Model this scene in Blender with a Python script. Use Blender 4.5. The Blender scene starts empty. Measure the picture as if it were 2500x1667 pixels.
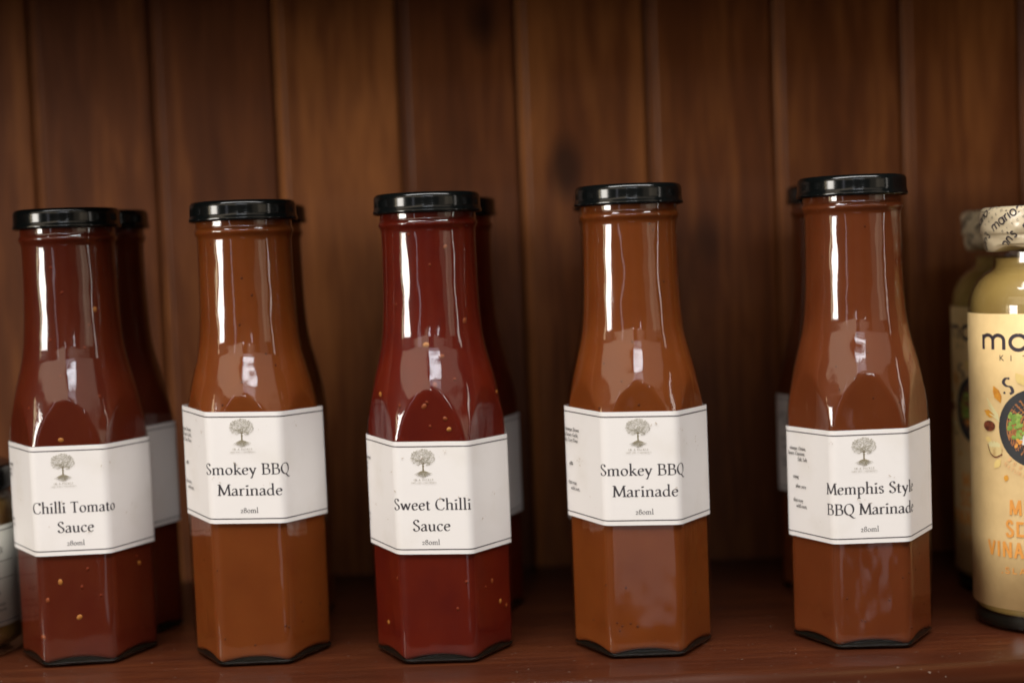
import bpy, bmesh, math, random
from math import sin, cos, pi, radians, sqrt, atan2, hypot
from mathutils import Matrix, Vector

# ------------------------------------------------------------------ camera
sc = bpy.context.scene
MM = 0.001
EYE = 168.3
cam_d = bpy.data.cameras.new('camera')
cam = bpy.data.objects.new('camera', cam_d)
sc.collection.objects.link(cam)
sc.camera = cam
cam_d.sensor_width = 36.0
cam_d.lens = 3637.26 / 2500 * 36
cam_d.clip_start = 0.01
cam_d.clip_end = 50
cam_d.dof.use_dof = True
cam_d.dof.focus_distance = 0.612
cam_d.dof.aperture_fstop = 3.1
cam_d.dof.aperture_blades = 7
_p, _r, _y = radians(3.40878), radians(2.24319), radians(-0.57096)
r0 = Vector((cos(_y), sin(_y), 0)); f0 = Vector((-sin(_y), cos(_y), 0)); zz = Vector((0, 0, 1))
fw = f0 * cos(_p) - zz * sin(_p); up0 = f0 * sin(_p) + zz * cos(_p)
rt = r0 * cos(_r) - up0 * sin(_r); up = r0 * sin(_r) + up0 * cos(_r)
m = Matrix((rt, up, -fw)).transposed().to_4x4()
m.translation = Vector((0, 0, EYE * MM))
cam.matrix_world = m

# ------------------------------------------------------------------ world (dim shop interior all round)
w = bpy.data.worlds.new('World'); sc.world = w; w.use_nodes = True
nt = w.node_tree; nt.nodes.clear()
wo = nt.nodes.new('ShaderNodeOutputWorld'); bg = nt.nodes.new('ShaderNodeBackground')
tc = nt.nodes.new('ShaderNodeTexCoord'); ns = nt.nodes.new('ShaderNodeTexNoise'); cr = nt.nodes.new('ShaderNodeValToRGB')
ns.inputs['Scale'].default_value = 3.2; ns.inputs['Detail'].default_value = 3
e = cr.color_ramp.elements
e[0].position = .38; e[0].color = (.06, .04, .025, 1)
e[1].position = .66; e[1].color = (.75, .56, .40, 1)
nt.links.new(tc.outputs['Generated'], ns.inputs['Vector']); nt.links.new(ns.outputs['Fac'], cr.inputs['Fac'])
nt.links.new(cr.outputs['Color'], bg.inputs['Color']); bg.inputs['Strength'].default_value = .08
nt.links.new(bg.outputs[0], wo.inputs[0])

# ------------------------------------------------------------------ lamps (windows and lights of the shop, behind the camera)
TARGET = Vector((0, .63, .11))
def area(name, az, el, dist, wdeg, hdeg, radiance, col, roll=0):
    """rectangular lamp seen from the bottles at azimuth az (right positive) and elevation el"""
    a, b = radians(az), radians(el)
    d = Vector((sin(a) * cos(b), -cos(a) * cos(b), sin(b)))
    l = bpy.data.lights.new(name, 'AREA'); l.shape = 'RECTANGLE'
    l.size = 2 * dist * math.tan(radians(wdeg / 2)); l.size_y = 2 * dist * math.tan(radians(hdeg / 2))
    l.energy = radiance * pi * l.size * l.size_y; l.color = col
    o = bpy.data.objects.new(name, l); sc.collection.objects.link(o)
    o.location = TARGET + d * dist
    o.rotation_euler = ((-d).to_track_quat('-Z', 'Y').to_matrix() @ Matrix.Rotation(radians(roll), 3, 'Z')).to_euler()
    return o
area('window_light', -56, 4, 3.0, 14, 13, 20, (1, .94, .86))
area('window_light', -67, 4, 3.0, 2.0, 16, 7, (1, .80, .50))
area('window_light', -27, 6, 3.0, 3, 20, 1.4, (.9, .88, 1))
area('window_light', 66, 6, 3.0, 1.6, 20, 6, (1, .93, .84))
area('window_light', 50, 4, 3.0, 18, 12, .7, (1, .82, .60))
area('room_light', 38, 6, 2.8, 20, 20, .28, (1, .82, .62))
area('room_light', -37, 22.5, 2.6, 58, 15, 1.35, (1, .82, .62), -9)
area('room_light', 28, 23, 2.5, 52, 15, .62, (1, .82, .64), 7)
area('skylight', 4, 24.5, 2.3, 20, 2.0, 12, (.86, .92, 1))
area('skylight', 3, 20.0, 2.35, 18, 4.5, 1.7, (.84, .86, 1))
area('ceiling_light', 4, 65, 2.0, 70, 20, 14.5, (1, .98, .96))
area('pendant_light', -6, 10.5, 2.6, 1.6, 2.4, 13, (.95, .96, 1))
area('pendant_light', 7, 12.5, 2.6, 1.4, 1.2, 11, (.95, .96, 1))
area('pendant_light', 13, 10, 2.6, 1.4, 2.6, 13, (.95, .96, 1))
area('floor_glow', 2, -11.5, 2.6, 12, 8, .42, (.95, .90, .95))

sc.render.engine = 'CYCLES'
sc.cycles.use_denoising = True
sc.cycles.max_bounces = 12; sc.cycles.transparent_max_bounces = 24
sc.cycles.sample_clamp_indirect = 4
sc.view_settings.view_transform = 'Standard'; sc.view_settings.look = 'None'
sc.view_settings.exposure = 0; sc.view_settings.gamma = 1
sc.cycles.filter_width = 1.7

# ------------------------------------------------------------------ helpers
col = sc.collection
def link(o, parent=None):
    col.objects.link(o)
    if parent: o.parent = parent
    return o
def mesh_obj(name, verts, faces, mats, parent=None, smooth=True, midx=None, scale=MM):
    me = bpy.data.meshes.new(name)
    me.from_pydata([tuple(c * scale for c in v) for v in verts], [], faces)
    for mt in (mats if isinstance(mats, (list, tuple)) else [mats]): me.materials.append(mt)
    me.polygons.foreach_set('use_smooth', [smooth] * len(me.polygons))
    if midx: me.polygons.foreach_set('material_index', midx)
    me.update()
    return link(bpy.data.objects.new(name, me), parent)
def thing(name, label, cat, loc, rz=0, group=None):
    o = bpy.data.objects.new(name, None); col.objects.link(o); o.empty_display_size = .01
    o.location = tuple(c * MM for c in loc); o.rotation_euler = (0, 0, rz)
    o['label'] = label; o['category'] = cat
    if group: o['group'] = group
    return o
def copy_tree(o, parent=None):
    c = o.copy(); col.objects.link(c)
    if parent: c.parent = parent
    for ch in list(o.children): copy_tree(ch, c)
    return c

def mat(name):
    mt = bpy.data.materials.new(name); mt.use_nodes = True
    n = mt.node_tree; n.nodes.clear()
    out = n.nodes.new('ShaderNodeOutputMaterial')
    return mt, n, out
def N(n, t, **kw):
    nd = n.nodes.new(t)
    for k, v in kw.items():
        if k in nd.inputs: nd.inputs[k].default_value = v
        else: setattr(nd, k, v)
    return nd
def principled(name, color, rough=.5, spec=.5, coat=0, coat_rough=.1, noise=None, bump=None, sss=0):
    mt, n, out = mat(name)
    p = N(n, 'ShaderNodeBsdfPrincipled')
    p.inputs['Base Color'].default_value = (*color, 1); p.inputs['Roughness'].default_value = rough
    p.inputs['Specular IOR Level'].default_value = spec
    p.inputs['Coat Weight'].default_value = coat; p.inputs['Coat Roughness'].default_value = coat_rough
    if sss:
        p.inputs['Subsurface Weight'].default_value = sss; p.inputs['Subsurface Radius'].default_value = (1, .35, .15); p.inputs['Subsurface Scale'].default_value = .004
    t = N(n, 'ShaderNodeTexCoord')
    if noise:
        sc_, c2, lo, hi = noise
        x = N(n, 'ShaderNodeTexNoise'); x.inputs['Scale'].default_value = sc_; x.inputs['Detail'].default_value = 4
        n.links.new(t.outputs['Object'], x.inputs['Vector'])
        mr = N(n, 'ShaderNodeMapRange'); mr.inputs['From Min'].default_value = lo; mr.inputs['From Max'].default_value = hi
        n.links.new(x.outputs['Fac'], mr.inputs['Value'])
        mx = N(n, 'ShaderNodeMix', data_type='RGBA'); mx.inputs[6].default_value = (*color, 1); mx.inputs[7].default_value = (*c2, 1)
        n.links.new(mr.outputs[0], mx.inputs[0]); n.links.new(mx.outputs[2], p.inputs['Base Color'])
    if bump:
        x = N(n, 'ShaderNodeTexNoise'); x.inputs['Scale'].default_value = bump[0]; x.inputs['Detail'].default_value = 3
        n.links.new(t.outputs['Object'], x.inputs['Vector'])
        b = N(n, 'ShaderNodeBump'); b.inputs['Strength'].default_value = bump[1]; b.inputs['Distance'].default_value = bump[2]
        n.links.new(x.outputs['Fac'], b.inputs['Height']); n.links.new(b.outputs[0], p.inputs['Normal'])
        if coat: n.links.new(b.outputs[0], p.inputs['Coat Normal'])
    n.links.new(p.outputs[0], out.inputs[0])
    return mt

def glass_mat(name, tint, wav=.75):
    mt, n, out = mat(name)
    t = N(n, 'ShaderNodeTexCoord'); mp = N(n, 'ShaderNodeMapping'); mp.inputs['Scale'].default_value = (1, 1, .45)
    x = N(n, 'ShaderNodeTexNoise'); x.inputs['Scale'].default_value = 62; x.inputs['Detail'].default_value = 2.0
    oi = N(n, 'ShaderNodeObjectInfo'); va = N(n, 'ShaderNodeVectorMath', operation='MULTIPLY_ADD')
    va.inputs[1].default_value = (3.1, 1.7, 2.3)
    n.links.new(oi.outputs['Random'], va.inputs[0]); n.links.new(t.outputs['Object'], va.inputs[2])
    n.links.new(va.outputs[0], mp.inputs['Vector']); n.links.new(mp.outputs[0], x.inputs['Vector'])
    b = N(n, 'ShaderNodeBump'); b.inputs['Strength'].default_value = wav; b.inputs['Distance'].default_value = .0012
    n.links.new(x.outputs['Fac'], b.inputs['Height'])
    tr = N(n, 'ShaderNodeBsdfTransparent'); tr.inputs[0].default_value = (*tint, 1)
    gl = N(n, 'ShaderNodeBsdfGlossy'); gl.inputs['Roughness'].default_value = .075; gl.inputs[0].default_value = (1, 1, 1, 1)
    n.links.new(b.outputs[0], gl.inputs['Normal'])
    lw = N(n, 'ShaderNodeLayerWeight'); lw.inputs['Blend'].default_value = .5
    n.links.new(b.outputs[0], lw.inputs['Normal'])
    pw = N(n, 'ShaderNodeMath', operation='POWER'); pw.inputs[1].default_value = 5
    n.links.new(lw.outputs['Facing'], pw.inputs[0])
    fr = N(n, 'ShaderNodeMath', operation='MULTIPLY_ADD'); fr.inputs[1].default_value = .75; fr.inputs[2].default_value = .066
    n.links.new(pw.outputs[0], fr.inputs[0])
    mx = N(n, 'ShaderNodeMixShader')
    n.links.new(fr.outputs[0], mx.inputs[0]); n.links.new(tr.outputs[0], mx.inputs[1]); n.links.new(gl.outputs[0], mx.inputs[2])
    n.links.new(mx.outputs[0], out.inputs[0])
    return mt

def wood_mat(name, c_dark, c_mid, c_light, rough=.38, vertical=True, attr=None, sheen=.5):
    mt, n, out = mat(name)
    p = N(n, 'ShaderNodeBsdfPrincipled'); p.inputs['Specular IOR Level'].default_value = sheen
    t = N(n, 'ShaderNodeTexCoord'); mp = N(n, 'ShaderNodeMapping')
    mp.inputs['Scale'].default_value = (1, 1, .085) if vertical else (.085, 1, 1)
    src = t.outputs['Object']
    if attr:
        at = N(n, 'ShaderNodeAttribute', attribute_name=attr)
        va = N(n, 'ShaderNodeVectorMath', operation='MULTIPLY_ADD'); va.inputs[1].default_value = (1.3, .7, 3.7)
        n.links.new(at.outputs['Fac'], va.inputs[0]); n.links.new(src, va.inputs[2]); src = va.outputs[0]
    n.links.new(src, mp.inputs['Vector'])
    fine = N(n, 'ShaderNodeTexNoise'); fine.inputs['Scale'].default_value = 260; fine.inputs['Detail'].default_value = 5; fine.inputs['Distortion'].default_value = .6
    broad = N(n, 'ShaderNodeTexNoise'); broad.inputs['Scale'].default_value = 46; broad.inputs['Detail'].default_value = 3; broad.inputs['Distortion'].default_value = 1.2
    n.links.new(mp.outputs[0], fine.inputs['Vector']); n.links.new(mp.outputs[0], broad.inputs['Vector'])
    add = N(n, 'ShaderNodeMath', operation='MULTIPLY_ADD'); add.inputs[1].default_value = .42
    n.links.new(fine.outputs['Fac'], add.inputs[0])
    sc2 = N(n, 'ShaderNodeMath', operation='MULTIPLY_ADD'); sc2.inputs[1].default_value = .62; sc2.inputs[2].default_value = -.02
    n.links.new(broad.outputs['Fac'], sc2.inputs[0]); n.links.new(sc2.outputs[0], add.inputs[2])
    last = add.outputs[0]
    if attr:
        a3 = N(n, 'ShaderNodeMath', operation='MULTIPLY_ADD'); a3.inputs[1].default_value = .50
        n.links.new(at.outputs['Fac'], a3.inputs[0]); n.links.new(last, a3.inputs[2])
        a4 = N(n, 'ShaderNodeMath', operation='SUBTRACT'); a4.inputs[1].default_value = .25
        n.links.new(a3.outputs[0], a4.inputs[0]); last = a4.outputs[0]
    cr = N(n, 'ShaderNodeValToRGB'); e = cr.color_ramp.elements
    e[0].position = .16; e[0].color = (*c_dark, 1); e[1].position = .82; e[1].color = (*c_light, 1)
    m_ = e.new(.5); m_.color = (*c_mid, 1)
    n.links.new(last, cr.inputs['Fac'])
    # knots
    kn = N(n, 'ShaderNodeTexVoronoi'); kn.inputs['Scale'].default_value = 11 if vertical else 5
    mk = N(n, 'ShaderNodeMapping'); mk.inputs['Scale'].default_value = (1, 1, .55) if vertical else (.5, 1, 1)
    n.links.new(src, mk.inputs['Vector']); n.links.new(mk.outputs[0], kn.inputs['Vector'])
    kr = N(n, 'ShaderNodeMapRange'); kr.inputs['From Min'].default_value = .05; kr.inputs['From Max'].default_value = .13
    kr.inputs['To Min'].default_value = .38; kr.inputs['To Max'].default_value = 1
    n.links.new(kn.outputs['Distance'], kr.inputs['Value'])
    mk2 = N(n, 'ShaderNodeVectorMath', operation='SCALE')
    n.links.new(cr.outputs['Color'], mk2.inputs[0]); n.links.new(kr.outputs[0], mk2.inputs['Scale'])
    if vertical:
        n.links.new(mk2.outputs[0], p.inputs['Base Color'])
    else:
        du = N(n, 'ShaderNodeTexNoise'); du.inputs['Scale'].default_value = 620; du.inputs['Detail'].default_value = 1
        n.links.new(t.outputs['Object'], du.inputs['Vector'])
        dr = N(n, 'ShaderNodeMapRange'); dr.inputs['From Min'].default_value = .735; dr.inputs['From Max'].default_value = .78; dr.inputs['To Max'].default_value = .55
        n.links.new(du.outputs['Fac'], dr.inputs['Value'])
        dm = N(n, 'ShaderNodeMix', data_type='RGBA'); dm.inputs[7].default_value = (.35, .28, .22, 1)
        n.links.new(dr.outputs[0], dm.inputs[0]); n.links.new(mk2.outputs[0], dm.inputs[6]); n.links.new(dm.outputs[2], p.inputs['Base Color'])
    rr = N(n, 'ShaderNodeMapRange'); rr.inputs['To Min'].default_value = rough - .06; rr.inputs['To Max'].default_value = rough + .12
    n.links.new(fine.outputs['Fac'], rr.inputs['Value']); n.links.new(rr.outputs[0], p.inputs['Roughness'])
    b = N(n, 'ShaderNodeBump'); b.inputs['Strength'].default_value = .35; b.inputs['Distance'].default_value = .0006
    n.links.new(last, b.inputs['Height']); n.links.new(b.outputs[0], p.inputs['Normal'])
    n.links.new(p.outputs[0], out.inputs[0])
    return mt

M = {}
M['glass'] = glass_mat('clear_glass', (.97, .975, .965))
M['glass_round'] = glass_mat('clear_glass_round', (.96, .97, .95), .5)
M['base'] = principled('thick_base_glass', (.003, .005, .004), .8, .0)
M['lid'] = principled('black_lid_enamel', (.004, .005, .005), .14, .5, bump=(60, .05, .0006))
M['paper'] = principled('label_paper', (.77, .735, .71), .55, .3, noise=(38, (.70, .655, .605), .55, .85), bump=(160, .12, .0004))
M['ink'] = principled('label_ink', (.050, .044, .050), .6, .2)
M['ink_soft'] = principled('label_small_ink', (.06, .05, .045), .6, .2)
M['logo'] = principled('logo_ink', (.30, .265, .19), .6, .2)
M['logo3'] = principled('logo_leaf_ink', (.46, .43, .35), .6, .2)
M['smudge'] = principled('label_smudge', (.52, .44, .36), .6, .2)
M['logo2'] = principled('logo_trunk_ink', (.20, .165, .10), .6, .2)
M['chilli_tomato'] = principled('chilli_tomato_sauce', (.098, .015, .005), .42, .08, noise=(60, (.085, .010, .004), .4, .7), sss=.35)
M['sweet_chilli'] = principled('sweet_chilli_sauce', (.115, .010, .0035), .40, .08, noise=(60, (.09, .007, .004), .4, .7), sss=.35)
M['smokey'] = principled('smokey_sauce', (.178, .044, .008), .45, .08, noise=(55, (.150, .034, .006), .35, .7), sss=.35)
M['memphis'] = principled('memphis_sauce', (.145, .034, .009), .45, .08, noise=(55, (.124, .027, .007), .35, .7), sss=.35)
M['seed'] = principled('chilli_seed', (.38, .14, .025), .5, .3)
M['spice'] = principled('spice_speck', (.085, .020, .006), .5, .1)
M['pulp'] = principled('tomato_pulp', (.15, .022, .006), .5, .1)
M['flake'] = principled('chilli_flake', (.22, .045, .008), .5, .3)
M['wall'] = wood_mat('varnished_wall_boards', (.070, .018, .006), (.210, .063, .017), (.52, .185, .048), .43, True, 'board', .3)
M['shelf'] = wood_mat('varnished_shelf_board', (.026, .006, .0025), (.050, .0115, .0037), (.095, .025, .0065), .30, False, None, .5)
M['dressing'] = principled('pale_dressing', (.36, .245, .075), .45, .3, noise=(40, (.30, .19, .055), .4, .7))
M['cream_label'] = principled('cream_label_paper', (.70, .50, .235), .5, .3, noise=(150, (.64, .45, .21), .4, .7))
M['film'] = principled('printed_cap_film', (.72, .60, .40), .30, .5, .4, .12, bump=(90, .5, .0015))
M['grey_ink'] = principled('brand_ink', (.045, .035, .045), .5, .3)
M['orange_ink'] = principled('orange_ink', (.72, .30, .055), .5, .3)
M['pale_orange_ink'] = principled('pale_orange_ink', (.74, .44, .20), .5, .3)
M['bowl'] = principled('printed_bowl', (.030, .030, .032), .5, .3)
M['edamame'] = principled('printed_beans', (.30, .42, .08), .5, .3, noise=(500, (.16, .28, .04), .4, .6))
M['chicken'] = principled('printed_chicken', (.44, .18, .05), .5, .3, noise=(400, (.28, .09, .03), .4, .6))
M['rice'] = principled('printed_rice', (.72, .70, .66), .5, .3, noise=(600, (.5, .47, .42), .5, .7))
M['leaf_orange'] = principled('printed_petal', (.66, .30, .03), .5, .3, noise=(300, (.45, .15, .02), .4, .7))
M['leaf_yellow'] = principled('printed_pale_petal', (.76, .56, .20), .5, .3)
M['nut'] = principled('printed_nut', (.20, .05, .02), .5, .3, noise=(400, (.08, .02, .01), .4, .6))
M['ginger'] = principled('printed_ginger', (.66, .50, .22), .5, .3, noise=(300, (.40, .22, .07), .5, .8))
M['sprout'] = principled('printed_sprout', (.66, .58, .30), .5, .3)
M['relish'] = principled('mustard_relish', (.20, .115, .03), .5, .3, noise=(90, (.11, .05, .015), .4, .6))
M['shaded_paper'] = principled('shaded_relish_paper', (.42, .41, .36), .55, .3)  # jar label stands in shadow; the shade is put into the paper colour

# ------------------------------------------------------------------ the cabinet: wall boards, shelf, upper shelf, added rail, sides out of view
def build_wall():
    seams = [-622, -558, -494, -430, -367, -302.5, -238.7, -175.6, -111.4, -45.9, 15.8, 84.3, 151.2, 219.0, 281.5, 345, 410]
    tone = [.5, .4, .6, .4, .5, .55, .42, .42, .78, .36, .72, .52, .60, .62, .25, .5]
    bead = [0, 0, 0, 0, 0, 0, .5, .3, .5, .1, .9, .2, .7, .2, 1.0, .1, .2]  # bead lightening: the light they catch is painted into the tone
    verts, faces, val = [], [], []
    zs = [-5 + 18 * i for i in range(31)]
    def strip(prof, tv):
        b0 = len(verts)
        for (x, y) in prof:
            for z in zs: verts.append((x, y, z))
        k = len(zs)
        for i in range(len(prof) - 1):
            for j in range(k - 1):
                a = b0 + i * k + j
                faces.append((a, a + k, a + k + 1, a + 1)); val.append(tv[i])
    Y = 790
    for i in range(len(seams) - 1):
        a, b = seams[i], seams[i + 1]
        # groove, bead, board face, chamfer into the next groove
        prof = [(a - .2, Y + 4), (a + .3, Y + 3.4), (a + .8, Y + .8), (a + 1.6, Y + .15), (a + 3.2, Y + .1), (a + 4.0, Y + .6), (a + 4.3, Y + .6), (a + 5.3, Y + .05), (a + 7, Y), (b - 2.2, Y), (b - 1.0, Y + .5), (b - .5, Y + 3.4), (b - .2, Y + 4)]
        t = tone[i]
        tb = t + .45 * bead[i]
        tv = [.3, tb, tb, tb, tb, tb - .1, t, t, t, t - .05, t - .1, .3]
        strip(prof, tv)
    # the back of the boards, so that the wall has thickness
    b0 = len(verts)
    x0, x1, z0, z1 = seams[0] - .2, seams[-1] - .2, zs[0], zs[-1]
    verts.extend([(x0, Y + 14, z0), (x1, Y + 14, z0), (x1, Y + 14, z1), (x0, Y + 14, z1), (x0, Y + 4.0, z0), (x1, Y + 4.0, z0), (x1, Y + 4.0, z1), (x0, Y + 4.0, z1)])
    for f in ((1, 0, 3, 2), (0, 1, 5, 4), (2, 3, 7, 6), (3, 0, 4, 7), (1, 2, 6, 5)):
        faces.append(tuple(b0 + i for i in f)); val.append(.4)
    o = mesh_obj('back_wall', verts, faces, M['wall'], smooth=False)
    at = o.data.attributes.new('board', 'FLOAT', 'FACE'); at.data.foreach_set('value', val)
    o['kind'] = 'structure'
build_wall()

def board(name, x0, x1, y0, y1, z0, z1, rad, mt):
    """board whose long front edge (y0) is rounded over"""
    prof = [(y1, z0), (y1, z1)]
    for i in range(13):
        a = pi / 2 + (pi / 2) * i / 12
        prof.append((y0 + rad + rad * cos(a), z1 - rad + rad * sin(a)))
    for i in range(7):
        a = pi + (pi / 2) * i / 6
        prof.append((y0 + rad * .6 + rad * .6 * cos(a), z0 + rad * .6 + rad * .6 * sin(a)))
    n = len(prof)
    verts = [(x0, y, z) for y, z in prof] + [(x1, y, z) for y, z in prof]
    faces = [(i, (i + 1) % n, n + (i + 1) % n, n + i) for i in range(n)] + [tuple(range(n))[::-1], tuple(range(n, 2 * n))]
    o = mesh_obj(name, verts, faces, mt, smooth=False)
    o['kind'] = 'structure'
    me = o.data
    me.polygons.foreach_set('use_smooth', [2 <= i <= 21 for i in range(len(me.polygons))])
    bm = bmesh.new(); bm.from_mesh(me); bmesh.ops.recalc_face_normals(bm, faces=bm.faces); bm.to_mesh(me); bm.free()
    return o
board('shelf', -542, 296, 571.5, 789.8, -24, 0, 7, M['shelf'])
UPZ = 322
board('upper_shelf', -542, 296, 571.5, 789.8, UPZ, UPZ + 24, 6, M['shelf'])
board('unseen_shade_rail', -542, 296, 571.5, 588, 285, UPZ - .4, 3, M['shelf'])  # unseen rail, added to keep light off the back row and upper wall
for s in (-1, 1):
    x = -560 if s < 0 else 296.3
    board('unseen_cabinet_side', x, x + 17.7, 590, 789.8, -60, 500, 3, M['wall'])  # both unseen; the left one is placed to shade the wall's left edge

# ------------------------------------------------------------------ hexagonal sauce bottle geometry (mm)
AP, FR = 26.4, 4.2
def hexr(th, ap=AP, r=FR):
    d = (th + pi / 2) % (pi / 3)
    if d > pi / 6: d -= pi / 3
    d = abs(d)
    t = ap * math.tan(d)
    if t <= (ap - r) * math.tan(pi / 6): return ap / cos(d)
    dc = (ap - r) / cos(pi / 6); ps = pi / 6 - d
    return dc * cos(ps) + sqrt(max(0, r * r - (dc * sin(ps)) ** 2))
REV = [(0, 60), (80, 60), (84, 32), (90, 30.2), (95, 29.55), (100, 28.95), (104, 28.25), (106.7, 27.7), (110, 27.05), (113.4, 26.35), (117, 25.55), (120, 24.8), (123.5, 23.9), (126.8, 23.05), (130, 22.3), (135, 21.5), (140, 21.0), (148, 20.5), (160, 20.15), (172, 20.05), (178.5, 20.1), (179.6, 20.3), (180.6, 20.9), (181.4, 21.15), (182.3, 21.0), (183, 20.5), (186, 20.4), (193, 20.4)]
def rev(z):
    for (a, ra), (b, rb) in zip(REV, REV[1:]):
        if a <= z <= b:
            t = (z - a) / (b - a); return ra + (rb - ra) * t
    return REV[-1][1]
def smin(a, b, k):
    h = max(0, min(1, .5 + .5 * (b - a) / k))
    return b + (a - b) * h - k * h * (1 - h)
def hull(th, z, off=0, fr=FR):
    heel = 0
    if z < 3.2: heel = 3.2 * (1 - sqrt(max(0, 1 - ((3.2 - z) / 3.2) ** 2))) 
    return smin(hexr(th, AP, fr), rev(z), .35) - heel - off
NT = 180
def ring_mesh(zfun, rows, rfun):
    verts = []; faces = []
    for j in range(rows):
        for i in range(NT):
            th = 2 * pi * i / NT
            z = zfun(j, th); r = rfun(j, th, z)
            verts.append((r * cos(th), r * sin(th), z))
    for j in range(rows - 1):
        for i in range(NT):
            a = j * NT + i; b = j * NT + (i + 1) % NT
            faces.append((a, b, b + NT, a + NT))
    return verts, faces
ZG = [0, .25, .6, 1.1, 1.8, 2.6, 3.4] + [6 + 8 * i for i in range(10)] + [84 + 1.0 * i for i in range(56)] + [141 + 3 * i for i in range(13)] + [178.2, 178.8, 179.3, 179.9, 180.4, 180.9, 181.4, 181.9, 182.4, 183, 184, 187, 191]
def cap_ring(verts, faces, j, flip):
    c = len(verts); verts.append((0, 0, verts[j * NT][2]))
    for i in range(NT):
        a = j * NT + i; b = j * NT + (i + 1) % NT
        faces.append((b, a, c) if flip else (a, b, c))
gv, gf = ring_mesh(lambda j, th: ZG[j], len(ZG), lambda j, th, z: hull(th, z))
cap_ring(gv, gf, 0, True)
def arch(th):
    d = (th + pi / 2) % (pi / 3)
    if d > pi / 6: d -= pi / 3
    u = min(1, abs(d) / (pi / 6))
    return 3.7 - 2.3 * u ** 2.4
def sauce_geo(top):
    rows = [0, .12, .3, .6, 1] + [1 + i for i in range(1, 200)]
    zs = [z for z in ZG if 9 < z < top] + [top]
    def zf(j, th):
        if j < 6: return arch(th) + [0, .10, .35, .8, 1.6, 3.0][j] * (9 - arch(th)) / 8
        return zs[j - 6]
    def rf(j, th, z):
        ins = [2.2, 1.3, .75, .35, .08, 0][j] if j < 6 else 0
        return hull(th, z, .45 + (.30 if z < 90 else 0), 6.5) - ins
    v, f = ring_mesh(zf, 6 + len(zs), rf)
    v2, f2 = v, f
    cap_ring(v2, f2, 6 + len(zs) - 1, False)
    # bottom: fan to the centre, lifted
    c = len(v2); v2.append((0, 0, 7))
    for i in range(NT): f2.append(((i + 1) % NT, i, c))
    return v2, f2
def blob(verts, faces, c, rx, rz, rot, nrm):
    n = Vector(nrm).normalized(); t = Vector((-n.y, n.x, 0)).normalized(); b = n.cross(t)
    t, b = t * cos(rot) + b * sin(rot), b * cos(rot) - t * sin(rot)
    b0 = len(verts); K = 8
    c = Vector(c) - n * .18
    for (s, h) in ((1, 0), (.75, .35), (0, .5)):
        for i in range(K if s else 1):
            a = 2 * pi * i / K
            verts.append(tuple(c + t * (rx * s * cos(a)) + b * (rz * s * sin(a)) + n * h))
    k = 0
    for i in range(K):
        j = (i + 1) % K
        faces.append((b0 + i, b0 + j, b0 + K + j, b0 + K + i)); k += 1
        faces.append((b0 + K + i, b0 + K + j, b0 + 2 * K)); k += 1
    return k

# label wrap: arc length u (0 at the front face centre, right positive) -> angle
def outline(off):
    P = [0.0]; TH = [-pi / 2]
    prev = None; n = 1440
    pts = []
    for i in range(n + 1):
        th = -pi / 2 + pi * i / n
        r = hexr(th) + off
        pts.append((r * cos(th), r * sin(th)))
    L = [0]
    for a, b in zip(pts, pts[1:]): L.append(L[-1] + hypot(b[0] - a[0], b[1] - a[1]))
    return L, pts
OL, OP = outline(.30)
def wrap_hex(u, z, off=0):
    a = min(abs(u), OL[-1] - .001); 
    lo, hi = 0, len(OL) - 1
    while hi - lo > 1:
        mid = (lo + hi) // 2
        if OL[mid] <= a: lo = mid
        else: hi = mid
    t = (a - OL[lo]) / (OL[hi] - OL[lo])
    x = OP[lo][0] + (OP[hi][0] - OP[lo][0]) * t; y = OP[lo][1] + (OP[hi][1] - OP[lo][1]) * t
    k = 1 + off / hypot(x, y)
    return (x * k * (1 if u >= 0 else -1), y * k, z)
def wrap_cyl(R):
    def f(u, z, off=0):
        th = -pi / 2 + u / R
        return ((R + off) * cos(th), (R + off) * sin(th), z)
    return f

# ------------------------------------------------------------------ lettering: broad nib strokes, cap height 1
def crm(P, n=6):
    out = []
    Q = [P[0]] + list(P) + [P[-1]]
    for i in range(1, len(Q) - 2):
        p0, p1, p2, p3 = Q[i - 1:i + 3]
        for k in range(n):
            t = k / n
            out.append(tuple(.5 * (2 * p1[d] + (p2[d] - p0[d]) * t + (2 * p0[d] - 5 * p1[d] + 4 * p2[d] - p3[d]) * t * t + (3 * p1[d] - p0[d] - 3 * p2[d] + p3[d]) * t ** 3) for d in (0, 1)))
    out.append(tuple(P[-1]))
    return out
def O(cx, cy, rx, ry, a0=90, a1=450, n=20):
    return [(cx + rx * cos(radians(a0 + (a1 - a0) * i / n)), cy + ry * sin(radians(a0 + (a1 - a0) * i / n))) for i in range(n + 1)]
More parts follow.
